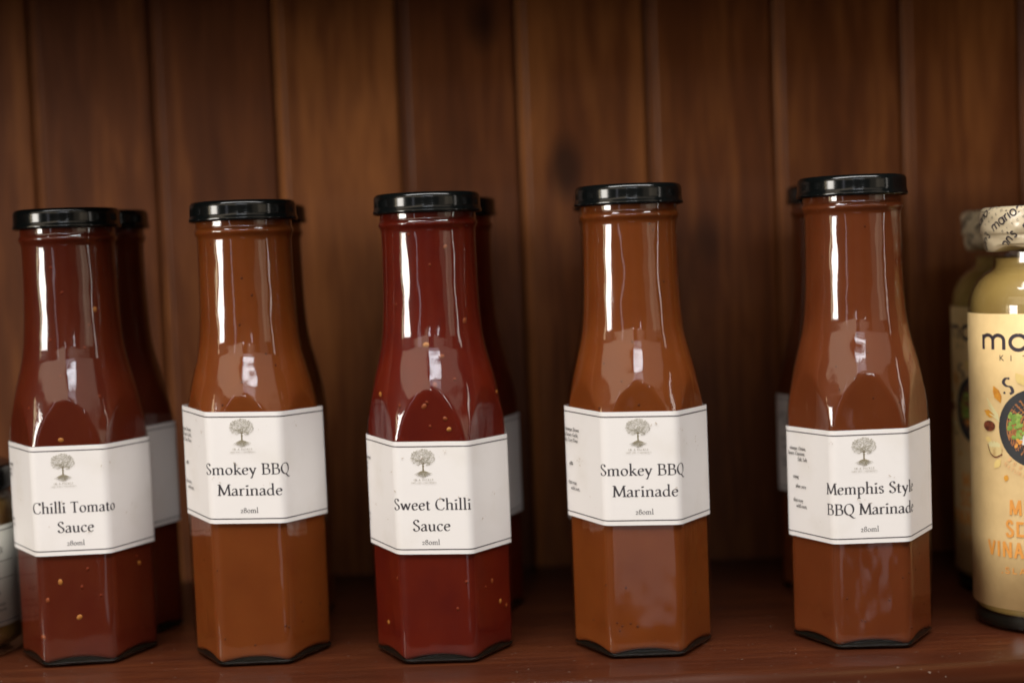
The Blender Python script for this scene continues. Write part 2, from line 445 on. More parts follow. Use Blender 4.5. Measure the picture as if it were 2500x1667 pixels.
# glyph = (advance, curves, lines, serif bars (x0, x1, y))
G = {
 'a': (.50, [[(.08, .47), (.14, .58), (.25, .61), (.35, .53), (.37, .4)], [(.37, .37), (.22, .32), (.08, .21), (.09, .05), (.20, .0), (.37, .12)], [(.37, .14), (.40, .03), (.49, .05)]], [[(.37, .42), (.37, .12)]], []),
 'b': (.58, [[(.13, .48), (.28, .61), (.45, .53), (.5, .3), (.43, .07), (.28, 0), (.13, .06)]], [[(.13, 1.08), (.13, .03)]], [(.03, .13, 1.05)]),
 'c': (.48, [[(.43, .48), (.37, .58), (.26, .61), (.12, .50), (.07, .28), (.14, .07), (.27, .0), (.43, .10)]], [], []),
 'd': (.60, [[(.44, .53), (.30, .61), (.14, .52), (.07, .28), (.13, .07), (.25, 0), (.44, .12)]], [[(.45, 1.08), (.45, .0)]], [(.35, .45, 1.05), (.45, .56, .02)]),
 'e': (.50, [[(.43, .37), (.39, .55), (.27, .61), (.13, .52), (.07, .28), (.14, .07), (.28, .0), (.44, .11)]], [[(.09, .34), (.43, .37)]], []),
 'g': (.52, [O(.23, .40, .16, .20), [(.14, .22), (.10, .12), (.2, .06), (.38, .02), (.44, -.12), (.33, -.28), (.15, -.27), (.06, -.15), (.13, -.02), (.2, .05)]], [[(.36, .54), (.50, .58)]], []),
 'h': (.62, [[(.14, .44), (.26, .59), (.38, .61), (.48, .5), (.48, .35)]], [[(.13, 1.08), (.13, 0)], [(.48, .4), (.48, 0)]], [(.03, .13, 1.05), (.02, .25, .02), (.38, .60, .02)]),
 'i': (.30, [O(.15, .86, .035, .035, n=8)], [[(.15, .60), (.15, 0)]], [(.05, .15, .57), (.03, .28, .02)]),
 'k': (.58, [], [[(.13, 1.08), (.13, 0)], [(.15, .28), (.42, .57)], [(.24, .37), (.50, .02)]], [(.03, .13, 1.05), (.02, .25, .02), (.32, .52, .58), (.42, .60, .02)]),
 'l': (.30, [], [[(.15, 1.08), (.15, 0)]], [(.04, .15, 1.05), (.03, .28, .02)]),
 'm': (.94, [[(.14, .44), (.25, .59), (.36, .61), (.45, .5), (.45, .35)], [(.46, .44), (.57, .59), (.68, .61), (.78, .5), (.78, .35)]], [[(.13, .60), (.13, 0)], [(.45, .4), (.45, 0)], [(.78, .4), (.78, 0)]], [(.03, .13, .57), (.02, .25, .02), (.35, .56, .02), (.68, .90, .02)]),
 'n': (.62, [[(.14, .44), (.26, .59), (.38, .61), (.48, .5), (.48, .35)]], [[(.13, .60), (.13, 0)], [(.48, .4), (.48, 0)]], [(.03, .13, .57), (.02, .25, .02), (.38, .60, .02)]),
 'o': (.58, [O(.28, .305, .21, .305)], [], []),
 'p': (.60, [[(.14, .48), (.28, .61), (.45, .53), (.51, .3), (.44, .07), (.29, 0), (.14, .08)]], [[(.13, .60), (.13, -.40)]], [(.03, .13, .57), (.02, .26, -.38)]),
 'r': (.42, [[(.14, .40), (.22, .56), (.32, .61), (.40, .56)]], [[(.13, .60), (.13, 0)]], [(.03, .13, .57), (.02, .26, .02)]),
 's': (.42, [[(.34, .50), (.26, .61), (.13, .58), (.09, .45), (.2, .34), (.33, .23), (.33, .07), (.2, 0), (.07, .10)]], [], []),
 't': (.36, [[(.15, .2), (.17, .03), (.26, 0), (.34, .06)]], [[(.15, .78), (.15, .18)]], [(.03, .32, .58)]),
 'u': (.60, [[(.12, .22), (.17, .04), (.28, 0), (.44, .12)]], [[(.12, .60), (.12, .2)], [(.45, .60), (.45, 0)]], [(.02, .12, .58), (.35, .45, .58), (.45, .57, .02)]),
 'v': (.54, [], [[(.08, .58), (.27, .02)], [(.27, .02), (.46, .58)]], [(0, .18, .58), (.38, .54, .58)]),
 'w': (.80, [], [[(.08, .58), (.24, .02)], [(.24, .02), (.40, .58)], [(.40, .58), (.56, .02)], [(.56, .02), (.72, .58)]], [(0, .17, .58), (.64, .80, .58)]),
 'y': (.54, [], [[(.08, .58), (.28, .06)], [(.47, .58), (.17, -.33)], [(.17, -.33), (.08, -.30)]], [(0, .18, .58), (.38, .55, .58)]),
 'f': (.34, [[(.15, .8), (.2, 1.02), (.34, 1.04)]], [[(.15, .86), (.15, 0)]], [(.04, .3, .58), (.03, .27, .02)]),
 'B': (.68, [[(.18, .97), (.40, .97), (.52, .87), (.50, .62), (.30, .54)], [(.20, .54), (.48, .52), (.60, .38), (.57, .10), (.38, .02), (.18, .03)]], [[(.16, 1), (.16, 0)]], [(.03, .3, .98), (.03, .3, .02)]),
 'C': (.74, [[(.66, .78), (.58, .95), (.40, 1.0), (.18, .88), (.07, .50), (.17, .13), (.40, .0), (.58, .04), (.68, .2)]], [[(.66, .98), (.66, .76)]], []),
 'M': (.94, [], [[(.15, .98), (.11, 0)], [(.15, .98), (.46, .06)], [(.46, .06), (.78, .98)], [(.78, .98), (.83, 0)]], [(.02, .2, .98), (.73, .92, .98), (.0, .22, .02), (.70, .96, .02)]),
 'Q': (.80, [O(.40, .5, .33, .5), [(.40, .02), (.55, -.12), (.72, -.28), (.86, -.26)]], [], []),
 'S': (.56, [[(.45, .80), (.38, .97), (.22, .99), (.11, .83), (.15, .66), (.32, .50), (.46, .34), (.46, .12), (.30, .0), (.14, .05), (.08, .22)]], [], []),
 'T': (.70, [], [[(.35, .98), (.35, 0)]], [(.04, .66, .97), (.22, .48, .02), (.04, .08, .88), (.62, .66, .88)]),
 'G': (.78, [[(.66, .80), (.56, .96), (.40, 1.0), (.18, .88), (.07, .50), (.17, .13), (.40, .0), (.64, .08)]], [[(.65, .42), (.65, .04)]], [(.52, .74, .43)]),
 'F': (.58, [], [[(.16, 1), (.16, 0)]], [(.03, .54, .97), (.16, .42, .52), (.03, .3, .02)]),
 'V': (.72, [], [[(.10, .98), (.37, .02)], [(.37, .02), (.63, .98)]], [(0, .22, .98), (.52, .74, .98)]),
 'O': (.80, [O(.40, .5, .33, .5)], [], []),
 'I': (.34, [], [[(.17, 1), (.17, 0)]], [(.04, .3, .98), (.04, .3, .02)]),
 'N': (.80, [], [[(.15, 1), (.15, 0)], [(.15, 1), (.65, 0)], [(.65, 1), (.65, 0)]], [(.02, .2, .98), (.56, .76, .98), (.05, .26, .02)]),
 'A': (.72, [], [[(.34, 1), (.08, 0)], [(.34, 1), (.60, 0)]], [(.0, .18, .02), (.48, .72, .02), (.2, .5, .35)]),
 'P': (.60, [[(.18, .97), (.42, .97), (.53, .8), (.46, .55), (.2, .48)]], [[(.16, 1), (.16, 0)]], [(.03, .3, .98), (.03, .3, .02)]),
 'K': (.72, [], [[(.16, 1), (.16, 0)], [(.18, .48), (.56, .96)], [(.28, .6), (.62, .02)]], [(.03, .3, .98), (.03, .3, .02), (.54, .74, .02), (.46, .66, .98)]),
 'L': (.58, [], [[(.16, 1), (.16, 0)]], [(.03, .3, .98), (.03, .54, .02), (.52, .56, .12)]),
 'E': (.60, [], [[(.16, 1), (.16, 0)]], [(.03, .54, .97), (.16, .42, .52), (.03, .56, .02)]),
 'J': (.36, [[(.2, .3), (.16, -.1), (.02, -.2)]], [[(.2, 1), (.2, .2)]], [(.07, .33, .98)]),
 'D': (.76, [[(.18, .97), (.42, .96), (.62, .8), (.68, .5), (.6, .17), (.42, .03), (.18, .03)]], [[(.16, 1), (.16, 0)]], [(.03, .3, .98), (.03, .3, .02)]),
 'R': (.66, [[(.18, .97), (.42, .97), (.53, .8), (.46, .55), (.2, .48)]], [[(.16, 1), (.16, 0)], [(.34, .5), (.60, .02)]], [(.03, .3, .98), (.03, .3, .02), (.56, .7, .02)]),
 'H': (.80, [], [[(.16, 1), (.16, 0)], [(.64, 1), (.64, 0)]], [(.03, .3, .98), (.03, .3, .02), (.5, .77, .98), (.5, .77, .02), (.16, .64, .52)]),
 'U': (.76, [[(.15, .3), (.2, .05), (.38, 0), (.56, .06), (.62, .3)]], [[(.15, 1), (.15, .25)], [(.62, 1), (.62, .25)]], [(.02, .28, .98), (.5, .74, .98)]),
 'Y': (.68, [], [[(.08, .98), (.34, .48)], [(.6, .98), (.34, .48)], [(.34, .5), (.34, 0)]], [(0, .2, .98), (.5, .7, .98), (.2, .48, .02)]),
 '2': (.50, [[(.09, .44), (.14, .58), (.27, .61), (.37, .50), (.33, .32), (.20, .16), (.07, .03)]], [], [(.06, .44, .03)]),
 '8': (.56, [O(.27, .74, .16, .22), O(.27, .27, .20, .26)], [], []),
 '0': (.58, [O(.28, .305, .21, .305)], [], []),
 '7': (.5, [], [[(.42, .6), (.2, -.2)]], [(.08, .44, .58)]),
 '9': (.5, [O(.24, .36, .17, .23), [(.41, .36), (.36, .05), (.12, -.2)]], [], []),
 ',': (.24, [[(.11, .06), (.14, 0), (.06, -.14)]], [[(.10, .07), (.12, 0)]], []),
 '.': (.22, [O(.1, .04, .03, .03, n=6)], [], []),
 '%': (.8, [O(.2, .75, .12, .2), O(.6, .25, .12, .2)], [[(.62, 1), (.18, 0)]], []),
 ' ': (.30, [], [], []),
 'W': (1.0, [], [[(.06, 1), (.27, .02)], [(.27, .02), (.48, 1)], [(.48, 1), (.70, .02)], [(.70, .02), (.92, 1)]], []),
 '+': (.6, [], [[(.3, .72), (.3, .28)]], [(.08, .52, .5)]),
}
class Ink:
    def __init__(s, step=.0002): s.step = step; s.v = []; s.f = []; s.m = []; s.k = 0
    def ribbon(s, pts, wfun, wrap, mi=0):
        """pts in label mm"""
        s.k += 1
        off = .035 + s.step * s.k
        P = [pts[0]]
        for p in pts[1:]:
            if hypot(p[0] - P[-1][0], p[1] - P[-1][1]) > 1e-6: P.append(p)
        if len(P) < 2: return
        b0 = len(s.v)
        for i, p in enumerate(P):
            a = P[max(0, i - 1)]; b = P[min(len(P) - 1, i + 1)]
            dx, dy = b[0] - a[0], b[1] - a[1]; l = hypot(dx, dy) or 1; dx /= l; dy /= l
            h = wfun(dx, dy, i / (len(P) - 1)) / 2
            s.v.append(wrap(p[0] - dy * h, p[1] + dx * h, off)); s.v.append(wrap(p[0] + dy * h, p[1] - dx * h, off))
        for i in range(len(P) - 1):
            a = b0 + 2 * i; s.f.append((a, a + 1, a + 3, a + 2)); s.m.append(mi)
    def poly(s, pts, wrap, mi=0):
        s.k += 1
        off = .035 + s.step * s.k
        b0 = len(s.v)
        cx = sum(p[0] for p in pts) / len(pts); cy = sum(p[1] for p in pts) / len(pts)
        s.v.append(wrap(cx, cy, off))
        for p in pts: s.v.append(wrap(p[0], p[1], off))
        n = len(pts)
        for i in range(n): s.f.append((b0, b0 + 1 + i, b0 + 1 + (i + 1) % n)); s.m.append(mi)
    def disc(s, x, y, rx, ry, wrap, mi=0, rot=0, n=10, wob=0, rnd=None):
        if max(rx, ry) > 2.6:      # large discs follow the curve of the surface in rings
            s.k += 1; off = .035 + s.step * s.k; b0 = len(s.v); q = 12; s.v.append(wrap(x, y, off))
            for j in range(1, q + 1):
                for i in range(n):
                    a = 2 * pi * i / n; s.v.append(wrap(x + rx * j / q * cos(a), y + ry * j / q * sin(a), off))
            for i in range(n):
                s.f.append((b0, b0 + 1 + i, b0 + 1 + (i + 1) % n)); s.m.append(mi)
                for j in range(q - 1):
                    c0 = b0 + 1 + j * n
                    s.f.append((c0 + i, c0 + n + i, c0 + n + (i + 1) % n, c0 + (i + 1) % n)); s.m.append(mi)
            return
        pts = []
        for i in range(n):
            a = 2 * pi * i / n; k = 1 + (rnd.uniform(-wob, wob) if rnd else 0)
            px, py = rx * k * cos(a), ry * k * sin(a)
            pts.append((x + px * cos(rot) - py * sin(rot), y + px * sin(rot) + py * cos(rot)))
        s.poly(pts, wrap, mi)
    def object(s, name, mats, parent):
        # seen from outside: flip faces whose normal points inwards
        fs = []
        for f in s.f:
            a, b, c = (Vector(s.v[i]) for i in f[:3])
            nn = (b - a).cross(c - a); mid = (a + b + c) / 3
            fs.append(f if nn.x * mid.x + nn.y * mid.y >= 0 else tuple(reversed(f)))
        return mesh_obj(name, s.v, fs, mats, parent, smooth=False, midx=s.m)
def text_width(txt, sp=0): return sum(G[c][0] + sp for c in txt) - sp
def text(ink, txt, cx, y, cap, width, wrap, mi=0, stem=.17, thin=.06, sp=.03, align='c', rot=0, plain=0):
    """width: wanted width in mm (None: natural)"""
    W = text_width(txt, sp); kx = (width / W) if width else cap
    x = {'c': -W / 2, 'r': -W, 'l': 0}[align]
    def T(p, x0):
        a, b = (x0 + p[0]) * kx, p[1] * cap
        return (cx + a * cos(rot) - b * sin(rot), y + a * sin(rot) + b * cos(rot))
    nib = radians(18)
    def wf(dx, dy, t):
        a = atan2(dy, dx) - rot
        if plain: return cap * plain
        return cap * max(thin, stem * abs(sin(a - nib)) ** 1.5)
    for ch in txt:
        adv, cur, lin, ser = G[ch]
        for c in cur: ink.ribbon([T(p, x) for p in (crm(c) if len(c) < 12 else c)], wf, wrap, mi)
        for l in lin:
            q = [(l[0][0] + (l[1][0] - l[0][0]) * i / 5, l[0][1] + (l[1][1] - l[0][1]) * i / 5) for i in range(6)]
            ink.ribbon([T(p, x) for p in q], wf, wrap, mi)
        for (a, b, yy) in ser:
            if plain:
                if b - a < .29: continue
                a = max(a, .10); yy = .5 + (yy - .5) * (1 - plain * .8)
            q = [(a + (b - a) * i / 4, yy) for i in range(5)]
            ink.ribbon([T(p, x) for p in q], lambda dx, dy, t: cap * (plain or thin + .012), wrap, mi)
        x += adv + sp

def tree_logo(ink, cx, zb, wrap, seed=3):
    """small engraved tree with spreading roots; zb = trunk foot, height about 11 mm"""
    rnd = random.Random(seed)
    cz = zb + 5.6
    def br(x, y, a, l, w0, d):
        x2, y2 = x + l * cos(a), y + l * sin(a)
        mx, my = (x + x2) / 2 + rnd.uniform(-.12, .12) * l, (y + y2) / 2
        if hypot((x2 - cx) / 5.1, (y2 - cz) / 3.6) > 1.0: return
        ink.ribbon(crm([(x, y), (mx, my), (x2, y2)], 3), lambda dx, dy, t: w0 * (1 - .4 * t), wrap, 3 if d < 2 else 2)
        if d < 5:
            for k in range(2 if d > 0 else 5):
                br(x2, y2, a + (rnd.uniform(-.75, .75) if d else (-1.15 + .57 * k)), l * rnd.uniform(.72, .95), w0 * .62, d + 1)
    ink.ribbon(crm([(cx, zb - .3), (cx - .05, zb + 1), (cx, zb + 2.3)]), lambda dx, dy, t: 1.05 - .5 * sin(pi * min(1, t * .9)), wrap, 3)
    br(cx, zb + 2.1, pi / 2, .8, .55, 0)
    for _ in range(760):
        a = rnd.uniform(0, 2 * pi); r = sqrt(rnd.random())
        x = cx + 5.0 * r * cos(a); z = cz + 3.55 * r * sin(a)
        if abs(x - cx) < 2.0 - .9 * (z - zb - 1) / 2 and z < zb + 3.9 and abs(x - cx) < 1.6: continue
        if z < zb + 2.3 + .0: continue
        s_ = rnd.uniform(.08, .19)
        ink.disc(x, z, s_, s_ * rnd.uniform(.5, 1), wrap, 2 if rnd.random() < .35 else 4, rnd.uniform(0, 3), 5)
    for k in range(13):
        t = (k - 6) / 6
        x2 = cx + 3.6 * t; z2 = zb - 1.1 - 1.3 * (1 - t * t) + rnd.uniform(-.2, .2)
        ink.ribbon(crm([(cx + .25 * t, zb + .1), (cx + 1.6 * t, zb - .35 - .2 * (1 - abs(t))), (x2, z2)]), lambda dx, dy, tt: .34 * (1 - .75 * tt), wrap, 3 if k % 2 else 2)
        ink.ribbon([(cx + 1.8 * t, zb - .6), (cx + 2.2 * t + rnd.uniform(-.3, .3), z2 - .1)], lambda dx, dy, tt: .16, wrap, 2)

LH = 46.5
SIDE_BBQ = [('malt vinegar, Brown', 36.5, 'n'), ('Soy Sauce, Garlic,', 34.2, 'n'), ('Salt, Corn Flour', 31.9, 'n'), ('98%', 22.0, 'b'), ('that may', 14.0, 'n'), ('with nuts,', 11.6, 'n')]
SIDE_CHI = [('malt vinegar,', 36.5, 'n'), ('tomato,', 34.2, 'n'), ('chilli.', 31.9, 'n'), ('may', 12.5, 'n'), ('nuts,', 10.0, 'n')]
SIDE_MEM = [('vinegar, Onion,', 37.0, 'n'), ('Sauce, Cayenne,', 34.8, 'n'), ('Salt, Salt', 32.4, 'n'), ('using', 25, 'b'), ('after 2027', 21, 'b'), ('that may', 15.0, 'n'), ('with nuts,', 12.6, 'n')]
# title lines: text, centre u, height above the label's bottom edge, width
KINDS = {
 'chilli_tomato': dict(mat='chilli_tomato', lines=[('Chilli Tomato', 1.6, 18.2, 35.3), ('Sauce', 1.5, 9.8, 15.2)], ml=(1.2, 4.2), tree=-2.4, tz=34.2, side=SIDE_CHI, send=-36.5, fill=189.5),
 'smokey': dict(mat='smokey', lines=[('Smokey BBQ', .8, 20.5, 36.2), ('Marinade', 1.4, 11.8, 26.8)], ml=(.7, 4.5), tree=-.9, tz=34.6, side=SIDE_BBQ, send=-32.5, fill=189.5),
 'sweet_chilli': dict(mat='sweet_chilli', lines=[('Sweet Chilli', -.7, 18.4, 32.4), ('Sauce', -1.2, 9.7, 15.6)], ml=(-1.7, 4.0), tree=-3.6, tz=34.4, side=SIDE_CHI, send=-39, fill=189.5),
 'memphis': dict(mat='memphis', lines=[('Memphis Style', .7, 20.4, 38.6), ('BBQ Marinade', .6, 11.9, 38.4)], ml=(-.7, 4.8), tree=-2.3, tz=34.4, side=SIDE_MEM, send=-30.5, fill=189.5),
}
SAUCE_GEO = {}
def make_bottle(kind, zl, tilt, label, loc, rz, seeds=(), seed=1, group=None, ml_shift=0):
    K = KINDS[kind]
    root = thing('sauce_bottle', label, 'sauce bottle', loc, rz, group)
    g = mesh_obj('glass_shell', gv, gf, M['glass'], root)
    v, f = sauce_geo(K['fill']); mi = [0] * len(f)
    rnd = random.Random(seed)
    allseeds = list(seeds)
    for _ in range(15 if 'chilli' in kind else 22):
        if True:
            zq = rnd.choice([rnd.uniform(8, 45), rnd.uniform(96, 178)])
            allseeds.append((rnd.uniform(-26, 26) if zq < 100 else rnd.uniform(-17, 17), zq, rnd.choice('dddddddf') if 'chilli' in kind else 'p'))
    for (dx, z, kind_) in allseeds:
        c, s_ = cos(-rz), sin(-rz)
        # point in front of the bottle at horizontal offset dx, in the bottle's own frame
        best = None
        for i in range(-80, 81):
            th = -pi / 2 + radians(i); r = hull(th - rz, z, .45 + (.30 if z < 90 else 0), 6.5)
            x = r * cos(th)
            if best is None or abs(x - dx) < best[0]: best = (abs(x - dx), th, r)
        th = best[1] - rz; r = best[2]
        sz = rnd.uniform(1.05, 1.4) * (.7 if kind_ == 'd' else .42 if kind_ == 'p' else 1)
        k = blob(v, f, (r * cos(th), r * sin(th), z), sz * 1.15, sz * .9, rnd.uniform(0, 3), (cos(th), sin(th), 0))
        mi += [{'s': 1, 'f': 2, 'd': 3, 'p': 4}[kind_]] * k
    mesh_obj('sauce', v, f, [M[K['mat']], M['seed'], M['flake'], M['pulp'], M['spice']], root, midx=mi)
    # thick dark glass foot between shell and sauce
    rows = [.3, 1.2, 2.2, 3.2]
    def zf(j, th): return rows[j] if j < 3 else arch(th) - .25
    bv, bf = ring_mesh(lambda j, th: [.35, .9, 1.7][j] if j < 3 else max(1.75, arch(th) - .2), 4, lambda j, th, z: hull(th, z, .35) - (1.6 if j == 3 else 0))
    cap_ring(bv, bf, 0, True)
    c = len(bv); bv.append((0, 0, 6.5))
    for i in range(NT): bf.append((3 * NT + i, 3 * NT + (i + 1) % NT, c))
    mesh_obj('glass_base', bv, bf, M['base'], root)
    # lid with rolled rim and lugs
    prof = [(0, 194.0), (17.5, 194.0), (19.2, 194.35), (20.6, 194.4), (21.6, 194.1), (22.25, 193.3), (22.48, 192.5), (22.5, 192.0), (22.5, 191.4), (22.52, 190.2), (22.54, 189.0), (22.58, 188.4), (22.7, 187.8), (22.95, 187.2), (23.05, 186.5), (22.8, 185.95), (22.3, 185.85), (21.9, 186.3), (21.8, 188)]
    lv, lf = [], []
    lug0 = rnd.uniform(-.12, .12)
    for (r, z) in prof[1:]:
        for i in range(NT):
            th = 2 * pi * i / NT
            d = min(abs(((th - (-pi / 2 - .45 + lug0 + k * pi / 2)) + pi) % (2 * pi) - pi) for k in range(4))
            q = math.exp(-(d / .13) ** 2)
            rr = r - (.16 * q if z < 187.3 else 0); zz_ = z + (.12 * q if z < 187.3 else 0)
            lv.append((rr * cos(th), rr * sin(th), zz_))
    for j in range(len(prof) - 2):
        for i in range(NT):
            a = j * NT + i; b = j * NT + (i + 1) % NT
            lf.append((a, a + NT, b + NT, b))
    c = len(lv); lv.append((0, 0, 194.0))
    for i in range(NT): lf.append((i, (i + 1) % NT, c))
    lid = mesh_obj('lid', lv, lf, M['lid'], root)
    # paper label wrapped round the six faces
    us = [-52 + 104 * i / 208 for i in range(209)]
    hs = [0, .01] + [LH * i / 10 for i in range(1, 10)] + [LH - .01, LH]
    wv = []; wf_ = []
    W = lambda u, z, off=0: wrap_hex(u, zl + z + tilt * u, off)
    wob = lambda u, h: .06 * sin(u * .31 + seed) * (h / LH)
    for h in hs:
        for u in us: wv.append(W(u, h, -.02 + wob(u, h)))
    n = len(us)
    for h in (hs[0], hs[-1]):
        for u in us: wv.append(W(u, h, -.17 + wob(u, h)))
    for j in range(len(hs) - 1):
        for i in range(n - 1):
            a = j * n + i; wf_.append((a, a + 1, a + 1 + n, a + n))
    J = len(hs)
    for i in range(n - 1):
        a = J * n + i; wf_.append((a, a + 1, i + 1, i))
        b = (J - 1) * n + i; a = (J + 1) * n + i; wf_.append((b, b + 1, a + 1, a))
    lab = mesh_obj('label', wv, wf_, M['paper'], root)
    ink = Ink()
    Wb = lambda u, z, off=0: W(u, z, off + wob(u, z))
    for zz_ in (2.0, LH - 2.0):
        ink.ribbon([(u, zz_) for u in us if abs(u) < 51.5], lambda dx, dy, t: .42, Wb, 0)
    for (tx, cu, zz_, wd) in K['lines']: text(ink, tx, cu, zz_, 4.55, wd, Wb, 0)
    text(ink, '280ml', K['ml'][0], K['ml'][1] + ml_shift, 2.1, 7.4, Wb, 0, stem=.14, thin=.07)
    tree_logo(ink, K['tree'], K['tz'], Wb, 3)
    text(ink, 'IN A PICKLE', K['tree'], K['tz'] - 3.9, .75, 8.0, Wb, 2, stem=.16, thin=.09, sp=.35)
    text(ink, 'JAMS AND CONDIMENTS', K['tree'], K['tz'] - 5.0, .5, 10.4, Wb, 2, stem=.14, thin=.08, sp=.2)
    for (tx, zz_, st) in K['side']:
        text(ink, tx, K['send'] - (6 if st == 'b' and len(tx) < 6 else (3.5 if len(tx) < 9 else (rnd.uniform(0, 1.5)))), zz_, 1.45, None, Wb, 1, stem=.2 if st == 'b' else .17, thin=.09, align='r')
    for _ in range(rnd.randint(7, 13)):
        uu, hh = rnd.uniform(-38, 38), rnd.uniform(3, LH - 3)
        for _k in range(rnd.randint(1, 4)):
            r_ = rnd.uniform(.08, .32)
            ink.disc(uu + rnd.gauss(0, 1.2), min(LH - 1, max(1, hh + rnd.gauss(0, .8))), r_ * rnd.uniform(1, 2.2), r_ * .7, Wb, 5, rnd.uniform(0, 3), 7, .3, rnd)
    ink.object('label_print', [M['ink'], M['ink_soft'], M['logo'], M['logo2'], M['logo3'], M['smudge']], lab)
    return root

GB = 'hexagonal sauce bottles along the shelf'
s, f_ = 's', 'f'
make_bottle('chilli_tomato', 47.8, -.010, 'dark red hexagonal bottle labelled Chilli Tomato Sauce, black lid, front row', (-185.1, 652.9, .2), radians(5.2),
            [(-.6, 96.8, s), (-4.3, 36.4, s), (3.2, 20.9, s), (25.1, 39.4, s), (13.9, 150.9, s), (-9.6, 28.9, f_)], 1, GB)
make_bottle('smokey', 60.3, -.030, 'orange-brown bottle labelled Smokey BBQ Marinade, standing left of the Sweet Chilli bottle', (-106.5, 641.1, .2), radians(.6), (), 2, GB)
make_bottle('sweet_chilli', 45.9, -.022, 'bright red hexagonal bottle labelled Sweet Chilli Sauce with floating orange chilli seeds, front row', (-27.4, 632.6, .2), radians(-2.8),
            [(-1.8, 131.6, s), (4.3, 126.6, f_), (-3.7, 106.8, f_), (-22.1, 111.4, s), (26.6, 109.5, s), (6.5, 97.1, s), (-23.0, 14.8, s), (24.6, 21.3, s), (27.0, 18.6, f_), (5.3, 101.5, f_), (-6, 70, s)], 3, GB)
make_bottle('smokey', 55.2, -.020, 'orange-brown bottle labelled Smokey BBQ Marinade, standing right of the Sweet Chilli bottle', (57.4, 628.1, .2), radians(-1.8), (), 4, GB)
make_bottle('memphis', 44.2, .010, 'brown hexagonal bottle labelled Memphis Style BBQ Marinade, front row, nearest the cream dressing bottles', (151.4, 627.2, .2), radians(-3.8), (), 5, GB)
make_bottle('chilli_tomato', 49.5, 0, 'shaded bottle in the back row, half hidden behind the Chilli Tomato Sauce bottle', (-181.7, 692, .2), radians(4), (), 6, GB)
make_bottle('smokey', 52, 0, 'shaded bottle in the back row behind the left Smokey BBQ bottle', (-110.1, 702.5, .2), radians(-95), (), 7, GB)
make_bottle('sweet_chilli', 45.2, 0, 'shaded bottle in the back row, sliver of white label showing right of Sweet Chilli bottle', (-20.8, 705.5, .2), radians(8), (), 8, GB)
make_bottle('smokey', 44, 0, 'shaded bottle in the back row almost wholly hidden behind the right Smokey BBQ bottle', (60.2, 686, .2), radians(-6), (), 9, GB)
make_bottle('memphis', 48.5, 0, 'shaded bottle in the back row peeping out left of the Memphis Style bottle', (164, 714, .2), radians(-9), (), 10, GB)

# ------------------------------------------------------------------ lathe helper
def lathe(name, prof, mt, parent, K=96, rfun=None):
    v, f = [], []
    for (r, z) in prof:
        for i in range(K):
            th = 2 * pi * i / K
            rr, zz_ = (rfun(r, z, th) if rfun else (r, z))
            v.append((rr * cos(th), rr * sin(th), zz_))
    for j in range(len(prof) - 1):
        for i in range(K):
            a = j * K + i; b = j * K + (i + 1) % K
            f.append((a, b, b + K, a + K))
    for j, fl in ((0, True), (len(prof) - 1, False)):
        if prof[j][0] > .01:
            c = len(v); v.append((0, 0, prof[j][1]))
            for i in range(K):
                a = j * K + i; b = j * K + (i + 1) % K
                f.append((b, a, c) if fl else (a, b, c))
    return mesh_obj(name, v, f, mt, parent)

# ------------------------------------------------------------------ round dressing bottles
def sans(txt, bold=0.0):
    """2D triangles of a plain sans text, cap height about .7"""
    cu = bpy.data.curves.new('t', 'FONT'); cu.body = txt; cu.size = 1; cu.offset = bold; cu.resolution_u = 4
    o = bpy.data.objects.new('t', cu); col.objects.link(o)
    bpy.context.view_layer.update()
    dg = bpy.context.evaluated_depsgraph_get()
    me = bpy.data.meshes.new_from_object(o.evaluated_get(dg))
    v = [(p.co.x, p.co.y) for p in me.vertices]; f = [tuple(p.vertices) for p in me.polygons]
    bpy.data.objects.remove(o); bpy.data.curves.remove(cu); bpy.data.meshes.remove(me)
    return v, f
def put_sans(ink, txt, x, y, cap, width, wrap, mi, bold=.0, align='l', rot=0, flip=1):
    v, f = sans(txt, bold)
    x0 = min(p[0] for p in v); x1 = max(p[0] for p in v); y0 = min(p[1] for p in v); y1 = max(p[1] for p in v)
    ky = cap / (y1 - y0); kx = width / (x1 - x0) if width else ky
    ink.k += 1; off = .035 + ink.step * ink.k; b0 = len(ink.v)
    ox = {'l': 0, 'c': -(x1 - x0) * kx / 2, 'r': -(x1 - x0) * kx}[align]
    for p in v:
        a, b = (p[0] - x0) * kx + ox, (p[1] - y0) * ky
        ink.v.append(wrap(x + a * cos(rot) - b * sin(rot), y + a * sin(rot) + b * cos(rot), off))
    for q in f: ink.f.append(tuple(b0 + i for i in q)); ink.m.append(mi)
